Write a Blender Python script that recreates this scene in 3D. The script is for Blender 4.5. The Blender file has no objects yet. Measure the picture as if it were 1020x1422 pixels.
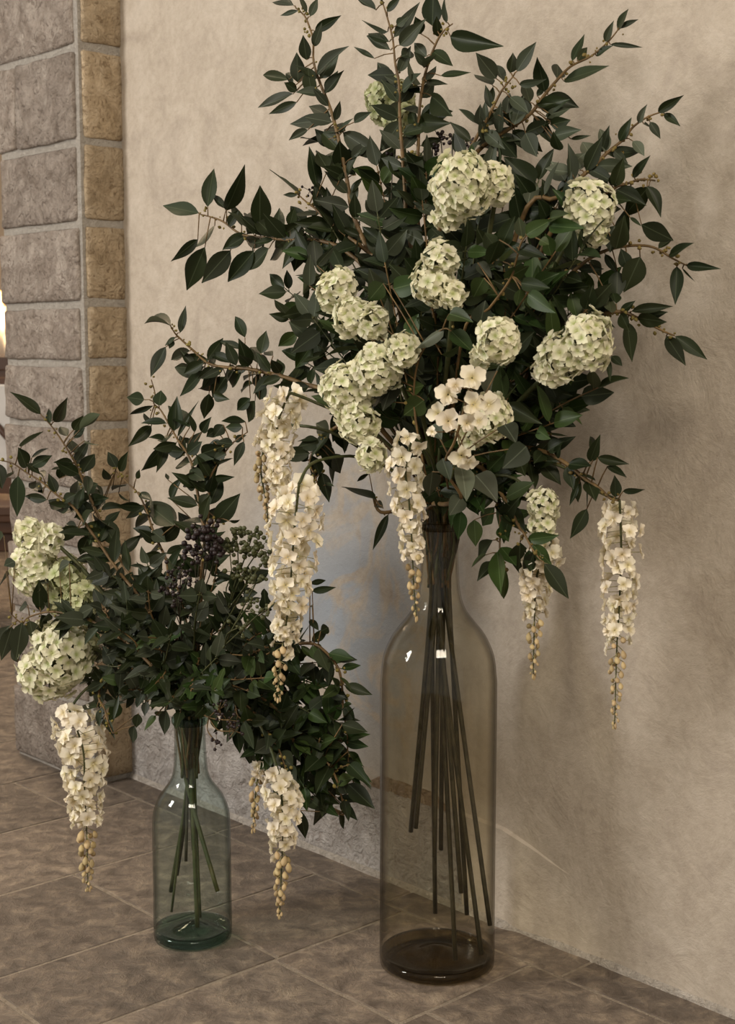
import bpy, bmesh, math, random
from mathutils import Vector, Matrix, noise, Quaternion

SC = bpy.context.scene
COL = SC.collection
RND = random.Random(7)

# ------------------------------------------------------------------ camera, world, lights, exposure
F, CX, CY, PITCH, HCAM = 1974.0, 510.0, 711.0, math.atan(236 / 1974.0), 1.1
cam_d = bpy.data.cameras.new('camera')
cam_d.sensor_fit = 'VERTICAL'; cam_d.sensor_height = 36.0; cam_d.lens = F / 1422.0 * 36.0
cam_d.dof.use_dof = True; cam_d.dof.focus_distance = 2.42; cam_d.dof.aperture_fstop = 9.0
cam_d.clip_start = 0.02; cam_d.clip_end = 60
cam = bpy.data.objects.new('camera', cam_d); COL.objects.link(cam)
cam.location = (0, 0, HCAM); cam.rotation_euler = (math.pi / 2 - PITCH, 0, 0)
SC.camera = cam

world = bpy.data.worlds.new('world'); SC.world = world; world.use_nodes = True
bg = world.node_tree.nodes['Background']
bg.inputs[0].default_value = (1.0, 0.91, 0.79, 1); bg.inputs[1].default_value = 0.39

def area(name, loc, target, sx, sy, power, col):
    d = bpy.data.lights.new(name, 'AREA'); d.shape = 'RECTANGLE'; d.size = sx; d.size_y = sy
    d.energy = power; d.color = col
    o = bpy.data.objects.new(name, d); COL.objects.link(o); o.location = loc
    o.rotation_euler = (Vector(target) - Vector(loc)).to_track_quat('-Z', 'Y').to_euler()
    return o
# daylight through the window opening on the left, and the warm lamps of the hall behind the camera
area('window_daylight', (-3.6, 1.55, 2.15), (0.1, 2.6, 0.9), 0.55, 0.95, 92, (1.0, 0.96, 0.91))
area('hall_lamps', (0.4, -1.6, 3.6), (0.1, 2.8, 0.9), 1.8, 0.9, 112, (1.0, 0.88, 0.72))

area('next_room_lamps', (-2.6, 6.2, 3.0), (-1.6, 5.2, 0.0), 1.2, 1.2, 70, (1.0, 0.74, 0.48))

SC.view_settings.view_transform = 'Standard'; SC.view_settings.look = 'None'
SC.view_settings.gamma = 1.0; SC.view_settings.use_curve_mapping = False
SC.view_settings.exposure = 0.22

# ------------------------------------------------------------------ measuring: photograph point -> place in the room
CT, ST = math.cos(PITCH), math.sin(PITCH)
A = Vector((-0.67525, 0.73759, 0)); A.normalize()      # along the wall, away from the camera
B = Vector((A.y, -A.x, 0))                              # into the wall
D0 = 1.9406                                             # wall plane: p.B = D0
UP = Vector((0, 0, 1))
CAMP = Vector((0, 0, HCAM))
def ray(px, py):
    u = (px - CX) / F; v = (py - CY) / F
    return Vector((u, CT - v * ST, -ST - v * CT))
def at_w(px, py, w):                                    # w = distance in front of the wall
    r = ray(px, py); t = (D0 - w) / r.dot(B)
    return CAMP + r * t
def depth(p):
    q = p - CAMP
    return q.y * CT - q.z * ST
def m_per_px(p): return depth(p) / F
def ab(a, b, z=0.0):                                    # a along the wall, b out of it
    return A * a + B * (D0 - b) + UP * z

# ------------------------------------------------------------------ materials
def mat(name, base, rough=0.6, spec=0.4):
    m = bpy.data.materials.new(name); m.use_nodes = True
    nt = m.node_tree; b = nt.nodes['Principled BSDF']
    b.inputs['Base Color'].default_value = (*base, 1); b.inputs['Roughness'].default_value = rough
    b.inputs['Specular IOR Level'].default_value = spec
    return m, nt, b
def ramp(nt, fac, stops):
    r = nt.nodes.new('ShaderNodeValToRGB'); cr = r.color_ramp
    while len(cr.elements) < len(stops): cr.elements.new(0.5)
    for e, (p, c) in zip(cr.elements, stops): e.position = p; e.color = (*c, 1)
    nt.links.new(fac, r.inputs[0]); return r.outputs[0]
def noise_tex(nt, vec, scale, detail=6, rough=0.6, dist=0.0):
    n = nt.nodes.new('ShaderNodeTexNoise'); n.inputs['Scale'].default_value = scale
    n.inputs['Detail'].default_value = detail; n.inputs['Roughness'].default_value = rough
    n.inputs['Distortion'].default_value = dist
    if vec: nt.links.new(vec, n.inputs['Vector'])
    return n.outputs['Fac']
def mixc(nt, fac, a, b, mode='MIX'):
    n = nt.nodes.new('ShaderNodeMix'); n.data_type = 'RGBA'; n.blend_type = mode
    for s, v in ((n.inputs[0], fac), (n.inputs[6], a), (n.inputs[7], b)):
        if hasattr(v, 'is_linked'): nt.links.new(v, s)
        elif isinstance(v, (int, float)): s.default_value = v
        else: s.default_value = (*v, 1)
    return n.outputs[2]
def math_n(nt, op, a, b=None, clamp=False):
    n = nt.nodes.new('ShaderNodeMath'); n.operation = op; n.use_clamp = clamp
    for s, v in ((n.inputs[0], a), (n.inputs[1], b)):
        if v is None: continue
        if hasattr(v, 'is_linked'): nt.links.new(v, s)
        else: s.default_value = v
    return n.outputs[0]
def bump(nt, b, h, strength, dist):
    n = nt.nodes.new('ShaderNodeBump'); n.inputs['Strength'].default_value = strength
    n.inputs['Distance'].default_value = dist
    nt.links.new(h, n.inputs['Height']); nt.links.new(n.outputs[0], b.inputs['Normal'])
def geo_pos(nt): return nt.nodes.new('ShaderNodeNewGeometry').outputs['Position']
def obj_rand(nt): return nt.nodes.new('ShaderNodeObjectInfo').outputs['Random']

M = {}
def plaster():
    m, nt, b = mat('plaster', (.5, .4, .3), .85, .2)
    p = geo_pos(nt)
    big = noise_tex(nt, p, 2.2, 5, .6, .6); mid = noise_tex(nt, p, 9, 6, .65, .8); fine = noise_tex(nt, p, 60, 5, .7)
    c = ramp(nt, big, [(.30, (.42, .35, .27)), (.5, (.50, .425, .335)), (.72, (.55, .475, .385))])
    c = mixc(nt, .6, c, ramp(nt, mid, [(.32, (.345, .29, .235)), (.5, (.50, .43, .345)), (.68, (.61, .54, .45))]))
    c = mixc(nt, .25, c, ramp(nt, fine, [(.35, (.33, .27, .2)), (.6, (.55, .47, .38))]))
    # bluish grey patch low on the wall between the two bottles, broken up by noise
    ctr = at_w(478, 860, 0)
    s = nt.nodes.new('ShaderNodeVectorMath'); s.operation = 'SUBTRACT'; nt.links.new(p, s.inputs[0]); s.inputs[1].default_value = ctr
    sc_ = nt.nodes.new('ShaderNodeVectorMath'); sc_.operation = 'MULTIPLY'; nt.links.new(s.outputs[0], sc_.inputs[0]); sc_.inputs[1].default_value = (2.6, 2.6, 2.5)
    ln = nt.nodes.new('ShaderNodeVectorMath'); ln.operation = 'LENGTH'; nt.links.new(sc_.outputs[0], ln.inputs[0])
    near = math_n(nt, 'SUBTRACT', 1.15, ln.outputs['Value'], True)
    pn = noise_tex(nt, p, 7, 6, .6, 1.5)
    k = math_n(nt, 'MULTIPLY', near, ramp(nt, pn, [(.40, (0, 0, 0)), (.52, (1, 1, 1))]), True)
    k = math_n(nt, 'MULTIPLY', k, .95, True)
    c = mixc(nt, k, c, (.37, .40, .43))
    c = mixc(nt, 1.0, c, (.90, .905, .92), 'MULTIPLY')
    nt.links.new(c, b.inputs['Base Color'])
    h = math_n(nt, 'ADD', math_n(nt, 'MULTIPLY', noise_tex(nt, p, 14, 8, .7, .5), 1.0), math_n(nt, 'MULTIPLY', fine, .35))
    bump(nt, b, h, .42, .014)
    return m
def stone(name, dark, midc, light, pits, scale=30):
    m, nt, b = mat(name, midc, .9, .2)
    p = geo_pos(nt); r = obj_rand(nt)
    n1 = noise_tex(nt, p, scale, 8, .7, .8); n2 = noise_tex(nt, p, scale * 3.3, 5, .6, 1.2)
    c = ramp(nt, n1, [(.32, dark), (.5, midc), (.68, light)])
    c = mixc(nt, math_n(nt, 'MULTIPLY', ramp(nt, n2, [(.36, (1, 1, 1)), (.43, (0, 0, 0))]), .7), c, pits)
    v = nt.nodes.new('ShaderNodeHueSaturation'); nt.links.new(c, v.inputs['Color'])
    nt.links.new(math_n(nt, 'ADD', math_n(nt, 'MULTIPLY', r, .3), .85), v.inputs['Value'])
    nt.links.new(v.outputs[0], b.inputs['Base Color'])
    h = math_n(nt, 'ADD', n1, math_n(nt, 'MULTIPLY', n2, .8))
    bump(nt, b, h, 1.0, .02)
    return m
def flag():
    m, nt, b = mat('flagstone', (.2, .15, .11), .5, .45)
    p = geo_pos(nt); r = obj_rand(nt)
    vadd = nt.nodes.new('ShaderNodeVectorMath'); vadd.operation = 'ADD'
    cmb = nt.nodes.new('ShaderNodeCombineXYZ'); nt.links.new(math_n(nt, 'MULTIPLY', r, 9.0), cmb.inputs[0])
    nt.links.new(p, vadd.inputs[0]); nt.links.new(cmb.outputs[0], vadd.inputs[1]); q = vadd.outputs[0]
    n1 = noise_tex(nt, q, 6, 6, .6, .8); n2 = noise_tex(nt, q, 22, 9, .74, .35); n3 = noise_tex(nt, q, 120, 4, .6)
    c = ramp(nt, n1, [(.3, (.125, .096, .073)), (.5, (.19, .147, .112)), (.7, (.25, .195, .15))])
    c = mixc(nt, .75, c, ramp(nt, n2, [(.36, (.07, .052, .038)), (.5, (.175, .136, .104)), (.60, (.30, .235, .17)), (.68, (.42, .33, .24))]))
    v = nt.nodes.new('ShaderNodeHueSaturation'); nt.links.new(c, v.inputs['Color'])
    nt.links.new(math_n(nt, 'ADD', math_n(nt, 'MULTIPLY', r, .35), .83), v.inputs['Value'])
    nt.links.new(v.outputs[0], b.inputs['Base Color'])
    nt.links.new(math_n(nt, 'ADD', math_n(nt, 'MULTIPLY', n2, .35), .33), b.inputs['Roughness'])
    h = math_n(nt, 'ADD', n2, math_n(nt, 'MULTIPLY', n3, .15))
    bump(nt, b, h, .8, .016)
    return m
def leafmat(name, front, back, rough=.48, vary=.6):
    m, nt, b = mat(name, front, rough, .25)
    g = nt.nodes.new('ShaderNodeNewGeometry')
    c = mixc(nt, g.outputs['Backfacing'], front, back)
    r = obj_rand(nt)
    v = nt.nodes.new('ShaderNodeHueSaturation'); nt.links.new(c, v.inputs['Color'])
    nt.links.new(math_n(nt, 'ADD', math_n(nt, 'MULTIPLY', r, vary), 1 - vary / 2), v.inputs['Value'])
    nt.links.new(math_n(nt, 'ADD', math_n(nt, 'MULTIPLY', math_n(nt, 'FRACT', math_n(nt, 'MULTIPLY', r, 7.3)), .04), .468), v.inputs['Hue'])
    tc = nt.nodes.new('ShaderNodeTexCoord').outputs['Object']
    sx = nt.nodes.new('ShaderNodeSeparateXYZ'); nt.links.new(tc, sx.inputs[0])
    rib = math_n(nt, 'LESS_THAN', math_n(nt, 'ABSOLUTE', sx.outputs[0]), .022)
    c2 = mixc(nt, math_n(nt, 'MULTIPLY', rib, .35), v.outputs[0], tuple(min(1, x * 2.2 + .02) for x in back))
    nt.links.new(c2, b.inputs['Base Color'])
    tr = nt.nodes.new('ShaderNodeBsdfTranslucent'); nt.links.new(c2, tr.inputs[0])
    mx = nt.nodes.new('ShaderNodeMixShader'); mx.inputs[0].default_value = .18
    out = nt.nodes['Material Output']
    nt.links.new(b.outputs[0], mx.inputs[1]); nt.links.new(tr.outputs[0], mx.inputs[2]); nt.links.new(mx.outputs[0], out.inputs[0])
    return m
def petalmat(name, outer, inner, vary=.2, hue=.02):
    m, nt, b = mat(name, outer, .6, .25)
    tc = nt.nodes.new('ShaderNodeTexCoord').outputs['Object']
    ln = nt.nodes.new('ShaderNodeVectorMath'); ln.operation = 'LENGTH'; nt.links.new(tc, ln.inputs[0])
    c = mixc(nt, ramp(nt, ln.outputs['Value'], [(.04, (0, 0, 0)), (.30, (1, 1, 1))]), inner, outer)
    r = obj_rand(nt)
    v = nt.nodes.new('ShaderNodeHueSaturation'); nt.links.new(c, v.inputs['Color'])
    nt.links.new(math_n(nt, 'ADD', math_n(nt, 'MULTIPLY', r, vary), 1 - vary * .7), v.inputs['Value'])
    nt.links.new(math_n(nt, 'ADD', math_n(nt, 'MULTIPLY', math_n(nt, 'FRACT', math_n(nt, 'MULTIPLY', r, 5.7)), hue), .5 - hue / 2), v.inputs['Hue'])
    nt.links.new(v.outputs[0], b.inputs['Base Color'])
    tr = nt.nodes.new('ShaderNodeBsdfTranslucent'); nt.links.new(v.outputs[0], tr.inputs[0])
    mx = nt.nodes.new('ShaderNodeMixShader'); mx.inputs[0].default_value = .22
    out = nt.nodes['Material Output']
    nt.links.new(b.outputs[0], mx.inputs[1]); nt.links.new(tr.outputs[0], mx.inputs[2]); nt.links.new(mx.outputs[0], out.inputs[0])
    return m
def stemmat(name, c1, c2):
    m, nt, b = mat(name, c1, .55, .3)
    c = ramp(nt, noise_tex(nt, geo_pos(nt), 45, 4, .6), [(.35, c1), (.65, c2)])
    nt.links.new(c, b.inputs['Base Color']); return m
def glass(name, tint, edge):
    m = bpy.data.materials.new(name); m.use_nodes = True; nt = m.node_tree
    nt.nodes.remove(nt.nodes['Principled BSDF']); out = nt.nodes['Material Output']
    tb = nt.nodes.new('ShaderNodeBsdfTransparent'); gl = nt.nodes.new('ShaderNodeBsdfGlossy'); gl.inputs['Roughness'].default_value = .03
    lw = nt.nodes.new('ShaderNodeLayerWeight'); lw.inputs[0].default_value = .5
    f = ramp(nt, lw.outputs['Facing'], [(.50, (0, 0, 0)), (.80, (.40, .40, .40)), (.95, (1, 1, 1))])
    nt.links.new(mixc(nt, f, tint, edge), tb.inputs[0])        # a longer path through the glass absorbs more
    fr = math_n(nt, 'ADD', math_n(nt, 'MULTIPLY', math_n(nt, 'POWER', lw.outputs['Facing'], 4.0), .85), .035)
    mx = nt.nodes.new('ShaderNodeMixShader'); nt.links.new(math_n(nt, 'MULTIPLY', fr, .7), mx.inputs[0])
    nt.links.new(tb.outputs[0], mx.inputs[1]); nt.links.new(gl.outputs[0], mx.inputs[2]); nt.links.new(mx.outputs[0], out.inputs[0])
    return m
def flat(name, c, rough=.6, emit=0):
    m, nt, b = mat(name, c, rough)
    n = noise_tex(nt, geo_pos(nt), 25, 4)
    nt.links.new(mixc(nt, math_n(nt, 'MULTIPLY', n, .4), c, tuple(x * .6 for x in c)), b.inputs['Base Color'])
    if emit:
        b.inputs['Emission Color'].default_value = (*c, 1); b.inputs['Emission Strength'].default_value = emit
    return m
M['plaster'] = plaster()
M['plinth'] = stone('plinth_render', (.30, .265, .235), (.40, .365, .335), (.52, .485, .455), (.26, .22, .19), 14)
M['ledge'] = stone('broken_ledge', (.24, .17, .11), (.38, .28, .19), (.5, .4, .3), (.15, .1, .06), 40)
M['fillet'] = stone('lime_fillet', (.50, .44, .37), (.62, .55, .47), (.72, .65, .57), (.4, .34, .28), 30)
M['grey_stone'] = stone('grey_block', (.215, .17, .135), (.33, .275, .23), (.47, .405, .345), (.15, .115, .09), 17)
M['tan_stone'] = stone('tan_block', (.33, .245, .15), (.50, .385, .255), (.62, .50, .35), (.20, .135, .075), 17)  # warmer than the grey blocks partly by its own tone, partly by painted-in warm light
M['mortar'] = stone('mortar', (.60, .54, .47), (.70, .64, .56), (.78, .72, .64), (.55, .49, .42), 50)
M['flag'] = flag()
M['grout'] = stone('grout', (.36, .29, .215), (.47, .385, .295), (.55, .46, .36), (.28, .215, .15), 60)
M['leaf_dark'] = leafmat('leaf_dark', (.0165, .0255, .0085), (.042, .054, .026))
M['leaf_grey'] = leafmat('leaf_grey', (.036, .046, .026), (.070, .084, .055), .55)
M['leaf_fresh'] = leafmat('leaf_fresh', (.028, .054, .013), (.055, .082, .030))
M['leaf_pale'] = leafmat('leaf_pale', (.085, .100, .066), (.12, .135, .098), .55)
M['cream'] = petalmat('hydrangea_petal', (.78, .75, .55), (.42, .46, .17), .22)
M['pedicel'] = stemmat('pale_pedicel', (.20, .20, .08), (.34, .30, .15))
M['lime'] = petalmat('lime_petal', (.56, .57, .34), (.33, .38, .13), .25)
M['white'] = petalmat('blossom_petal', (.86, .79, .64), (.60, .50, .24), .16)
M['bud'] = petalmat('bud_skin', (.60, .46, .25), (.44, .30, .12), .3)
M['stem'] = stemmat('brown_stem', (.075, .045, .018), (.17, .105, .04))
M['green_stem'] = stemmat('green_stem', (.035, .045, .014), (.075, .075, .028))
M['dark_stem'] = stemmat('dark_stem', (.022, .020, .010), (.05, .042, .022))
M['gold'] = petalmat('gold_bud', (.26, .20, .06), (.18, .14, .03), .4)
M['berry'] = flat('dark_berry', (.014, .006, .006), .5)
M['green_berry'] = flat('green_berry', (.055, .060, .018), .5)
M['brown_glass'] = glass('brown_glass', (.95, .935, .885), (.20, .175, .13))
M['green_glass'] = glass('green_glass', (.925, .965, .955), (.14, .22, .20))
M['brown_base'] = glass('brown_base_glass', (.60, .55, .42), (.12, .10, .07))
M['green_base'] = glass('green_base_glass', (.55, .68, .63), (.05, .10, .09))
M['wood'] = flat('dark_wood', (.075, .035, .018), .45)
M['linen'] = flat('white_linen', (.75, .72, .68), .9)
M['far_wall'] = flat('far_plaster', (.55, .42, .30), .9)
M['flame'] = flat('candle_glow', (1.0, .50, .16), .6, 4.0)
M['wax'] = flat('wax', (.8, .7, .55), .6)

# ------------------------------------------------------------------ object helpers
def link(name, me, parent=None, m=None, loc=None):
    o = bpy.data.objects.new(name, me); COL.objects.link(o)
    if parent: o.parent = parent
    if m and not me.materials: me.materials.append(m)
    if loc is not None: o.location = loc
    return o
def tag(o, label=None, cat=None, group=None, kind=None):
    if label: o['label'] = label
    if cat: o['category'] = cat
    if group: o['group'] = group
    if kind: o['kind'] = kind
    return o
def thing(name, loc, label, cat, group=None):
    o = bpy.data.objects.new(name, None); COL.objects.link(o); o.location = loc; o.empty_display_size = .02
    return tag(o, label, cat, group)
def to_mesh(bm, name, m, smooth=False):
    bmesh.ops.recalc_face_normals(bm, faces=bm.faces)
    me = bpy.data.meshes.new(name); bm.to_mesh(me); bm.free()
    if smooth:
        for p in me.polygons: p.use_smooth = True
    me.materials.append(m); return me
def mesh_raw(name, vs, fs, m, smooth=True):
    me = bpy.data.meshes.new(name); me.from_pydata(vs, [], fs); me.update()
    if smooth:
        for p in me.polygons: p.use_smooth = True
    me.materials.append(m); return me
def bm_box(bm, x0, x1, y0, y1, z0, z1, mtx=None):
    vs = [bm.verts.new((x, y, z)) for z in (z0, z1) for y in (y0, y1) for x in (x0, x1)]
    for f in ((0, 1, 3, 2), (4, 6, 7, 5), (0, 4, 5, 1), (1, 5, 7, 3), (3, 7, 6, 2), (2, 6, 4, 0)):
        bm.faces.new([vs[i] for i in f])
    if mtx: bmesh.ops.transform(bm, matrix=mtx, verts=vs)
    return vs
FR = Matrix(((A.x, -B.x, 0, B.x * D0), (A.y, -B.y, 0, B.y * D0), (0, 0, 1, 0), (0, 0, 0, 1)))   # (a, b, z) -> world
def abox(bm, a0, a1, b0, b1, z0, z1): return bm_box(bm, a0, a1, b0, b1, z0, z1, FR)
class Tubes:
    def __init__(s): s.v = []; s.f = []
    def add(s, pts, radii, n=5):
        base = len(s.v); k = len(pts)
        ref = Vector((.31, .52, .79))
        for i, p in enumerate(pts):
            t = (pts[min(i + 1, k - 1)] - pts[max(i - 1, 0)])
            if t.length < 1e-9: t = UP.copy()
            t.normalize(); u = t.cross(ref)
            if u.length < 1e-3: u = t.cross(Vector((1, 0, 0)))
            u.normalize(); v = t.cross(u)
            r = radii[i] if hasattr(radii, '__len__') else radii
            for j in range(n):
                an = 2 * math.pi * j / n; s.v.append(p + (u * math.cos(an) + v * math.sin(an)) * r)
        for i in range(k - 1):
            for j in range(n):
                a = base + i * n + j; b = base + i * n + (j + 1) % n
                s.f.append((a, b, b + n, a + n))
        s.f.append(tuple(base + j for j in reversed(range(n)))); s.f.append(tuple(base + (k - 1) * n + j for j in range(n)))
    def mesh(s, name, m, origin): return mesh_raw(name, [tuple(v - origin) for v in s.v], s.f, m)
def smooth_path(pts, sub=5):
    out = []; n = len(pts)
    for i in range(n - 1):
        p0, p1, p2, p3 = pts[max(i - 1, 0)], pts[i], pts[i + 1], pts[min(i + 2, n - 1)]
        for k in range(sub):
            t = k / sub
            out.append(.5 * ((2 * p1) + (p2 - p0) * t + (2 * p0 - 5 * p1 + 4 * p2 - p3) * t * t + (3 * p1 - p0 - 3 * p2 + p3) * t ** 3))
    out.append(pts[-1].copy()); return out

# ------------------------------------------------------------------ the room
# plaster wall on the right, made of one slab; the pillar closes it on the far side
AC = 3.0                                              # where the wall meets the pillar
bm = bmesh.new(); abox(bm, -1.2, AC + .02, -.25, 0, -.02, 3.2)
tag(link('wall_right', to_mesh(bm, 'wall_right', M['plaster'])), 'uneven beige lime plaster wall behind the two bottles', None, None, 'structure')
# low rendered plinth with a ragged top
def plinth():
    bm = bmesh.new(); n = 46; a0, a1 = 1.84, AC
    top = []
    for i in range(n + 1):
        a = a0 + (a1 - a0) * i / n
        h = .195 + .008 * noise.noise(Vector((a * 9, 3, 0))) 
        top.append((a, h))
    front = [bm.verts.new(FR @ Vector((a, .009, z))) for a, h in top for z in (0, h - .006)]
    back = [bm.verts.new(FR @ Vector((a, -.004, h))) for a, h in top]
    for i in range(n):
        bm.faces.new((front[2 * i], front[2 * i + 2], front[2 * i + 3], front[2 * i + 1]))
        bm.faces.new((front[2 * i + 1], front[2 * i + 3], back[i + 1], back[i]))
    bm.faces.new((front[0], front[1], back[0]))
    o = link('baseboard_right', to_mesh(bm, 'baseboard_right', M['plinth'])); tag(o, 'pale worn stone plinth along the foot of the plaster wall', None, None, 'structure')
    bm = bmesh.new(); n = 16; a0, a1 = 1.56, 1.842; rows_ = []
    for i in range(n + 1):
        a = a0 + (a1 - a0) * i / n; e = min(1, i / n * 1.6); j = .008 * noise.noise(Vector((a * 9, 3, 0)))
        rows_.append([bm.verts.new(FR @ Vector((a, b, z))) for b, z in ((.0092 * e - .001, 0), (.0092 * e - .001, .189 + j - .05 * (1 - e)), (-.004, .195 + j - .05 * (1 - e)))])
    for i in range(n):
        for k in range(2): bm.faces.new((rows_[i][k], rows_[i + 1][k], rows_[i + 1][k + 1], rows_[i][k + 1]))
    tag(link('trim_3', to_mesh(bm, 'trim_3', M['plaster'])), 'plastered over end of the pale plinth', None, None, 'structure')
    bm = bmesh.new(); n = 22; a0, a1 = 1.88, 2.12
    ring = []
    for i in range(n + 1):
        a = a0 + (a1 - a0) * i / n; j = noise.noise(Vector((a * 40, 0, 7)))
        e = min(1, i / 4, (n - i) / 4)
        ring.append([bm.verts.new(FR @ Vector((a, b, z))) for b, z in ((-.003, .187), (.010 + .004 * j * e, .188 + .004 * j), (.009 + .004 * j, .188 + .022 * e + .004 * j), (-.003, .192 + .024 * e))])
    for i in range(n):
        for k in range(3): bm.faces.new((ring[i][k], ring[i + 1][k], ring[i + 1][k + 1], ring[i][k + 1]))
    tag(link('trim_1', to_mesh(bm, 'trim_1', M['ledge'])), 'broken brown ledge on top of the pale plinth', None, None, 'structure')
plinth()
bm = bmesh.new(); n = 90
prev = None
for i in range(n + 1):
    a = .2 + (AC - .2) * i / n; j = noise.noise(Vector((a * 14, 1, 2))) * .004; o_ = .009 if a > 1.70 else 0
    q = [bm.verts.new(FR @ Vector((a, b, z))) for b, z in ((o_ - .002, .013 + j), (o_ + .006 + j * .5, .006), (o_ + .009 + j, -.003))]
    if prev:
        for k in range(2): bm.faces.new((prev[k], q[k], q[k + 1], prev[k + 1]))
    prev = q
tag(link('trim_2', to_mesh(bm, 'trim_2', M['fillet'])), 'thin lime mortar fillet where the wall meets the floor', None, None, 'structure')

# stone pillar: mortar core, each block an object of its own
PW, A_END = .118, 3.390                                 # stands this far out of the wall; far end along the wall
def rough_block(a0, a1, b0, b1, z0, z1, m, seed, amp=.005):
    bm = bmesh.new(); bm_box(bm, a0, a1, b0, b1, z0, z1)
    bmesh.ops.bevel(bm, geom=list(bm.edges), offset=.005, segments=1, affect='EDGES')
    bmesh.ops.subdivide_edges(bm, edges=[e for e in bm.edges if e.calc_length() > .05], cuts=5, use_grid_fill=True)
    for v in bm.verts:
        q = v.co * 16 + Vector((seed * 3.1, seed, 0)); q2 = v.co * 45 + Vector((seed, 0, seed))
        v.co += Vector((noise.noise(q), noise.noise(q + Vector((9, 0, 0))), noise.noise(q + Vector((0, 9, 0))))) * amp + Vector((noise.noise(q2), noise.noise(q2 + Vector((5, 5, 0))), 0)) * amp * .5
    bmesh.ops.transform(bm, matrix=FR, verts=bm.verts)
    return to_mesh(bm, 'stone_block', m, True)
bm = bmesh.new(); abox(bm, AC + .001, A_END - .008, -.60, PW - .003, 0, 3.2)
pillar = tag(link('wall_left', to_mesh(bm, 'wall_left', M['mortar'])), 'stone pillar of rough blocks with wide pale mortar joints', None, None, 'structure')
ZJ = [0.0, .20, .40, .585, .735, .895, 1.048, 1.19, 1.38, 1.57, 1.79, 2.02, 2.27]
for i in range(len(ZJ) - 1):
    z0, z1 = ZJ[i] + .009, ZJ[i + 1] - .009
    j = RND.uniform(-.006, .006)
    link('tan_stone', rough_block(AC - .004 + j * .4, AC + .10, -.004, PW - .011, z0 + .004, z1 + .004, M['tan_stone'], i + 1, .0032), pillar)
    if i in (9,):
        sp = A_END - .10
        link('grey_stone', rough_block(AC + .016, sp - .004, .03, PW + .009 + j * .4, z0, z1, M['grey_stone'], i + 30), pillar)
        link('grey_stone', rough_block(sp + .004, A_END, .03, PW + .008 + j * .4, z0, z1, M['grey_stone'], i + 50), pillar)
    else:
        link('grey_stone', rough_block(AC + .013 + abs(j), A_END + j * 1.5, .03, PW + .008 + j * .4, z0, z1, M['grey_stone'], i + 30), pillar)
    for k in range(2):
        link('grey_stone', rough_block(A_END - .12, A_END + j, -.59 + .315 * k, -.29 + .315 * k, z0, z1, M['grey_stone'], i + 70 + k), pillar)

# flagged floor: grout bed and each flagstone
bm = bmesh.new(); abox(bm, -.6, 9, -4.5, 3.6, -.08, -.0013)
floor = tag(link('floor', to_mesh(bm, 'floor', M['grout'])), 'brown stone flagged floor with pale sandy joints', None, None, 'structure')
rows = [.60, .95, 1.27, 1.585, 1.91, 2.175, 2.515, 2.84, 3.16, 3.50, 3.83, 4.2, 4.6, 5.05, 5.5, 6.0, 6.5, 7.0, 7.6, 8.2, 8.9]
known = {1.585: [.42, .93], 1.91: [.41, .852], 2.175: [.468, 1.02], 2.515: [.70], 2.84: [.254, .80], 1.27: [.36, .88], 3.16: [.60]}
def slab(a0, a1, b0, b1):
    g = .0040; bm = bmesh.new(); dz = RND.uniform(-.0005, .0007)
    bm_box(bm, a0 + g, a1 - g, b0 + g, b1 - g, -.03, dz)
    ed = [e for e in bm.edges if all(v.co.z > -.01 for v in e.verts)]
    bmesh.ops.subdivide_edges(bm, edges=[e for e in bm.edges if e.calc_length() > .06], cuts=3, use_grid_fill=True)
    for v in bm.verts:
        q = v.co * 11
        if v.co.z > -.004: v.co.z += noise.noise(q) * .0008
        v.co.x += noise.noise(q + Vector((4, 0, 0))) * .0022; v.co.y += noise.noise(q + Vector((0, 4, 0))) * .0022
    ed = [e for e in bm.edges if all(v.co.z > -.004 for v in e.verts) and any(abs(f.normal.z) < .5 for f in e.link_faces)]
    bmesh.ops.bevel(bm, geom=ed, offset=.0012, segments=1, affect='EDGES')
    bmesh.ops.transform(bm, matrix=FR, verts=bm.verts)
    link('flagstone', to_mesh(bm, 'flagstone', M['flag']), floor)
for i in range(len(rows) - 1):
    a0, a1 = rows[i], rows[i + 1]
    lo = .095 if a1 < AC + .2 else (.0 if a1 < 3.45 else -2.4)
    js = [lo] + [b for b in known.get(a0, [])]
    while js[-1] < 1.65: js.append(js[-1] + RND.uniform(.40, .56))
    if a0 > 4.5: js = [b for b in js if b < 1.2]
    for b0, b1 in zip(js[:-1], js[1:]): slab(a0, a1, b0, b1)
a = .6
while a < AC:
    n_ = a + RND.uniform(.42, .6); slab(a, min(n_, 3.16), .001, .095); a = n_

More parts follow.
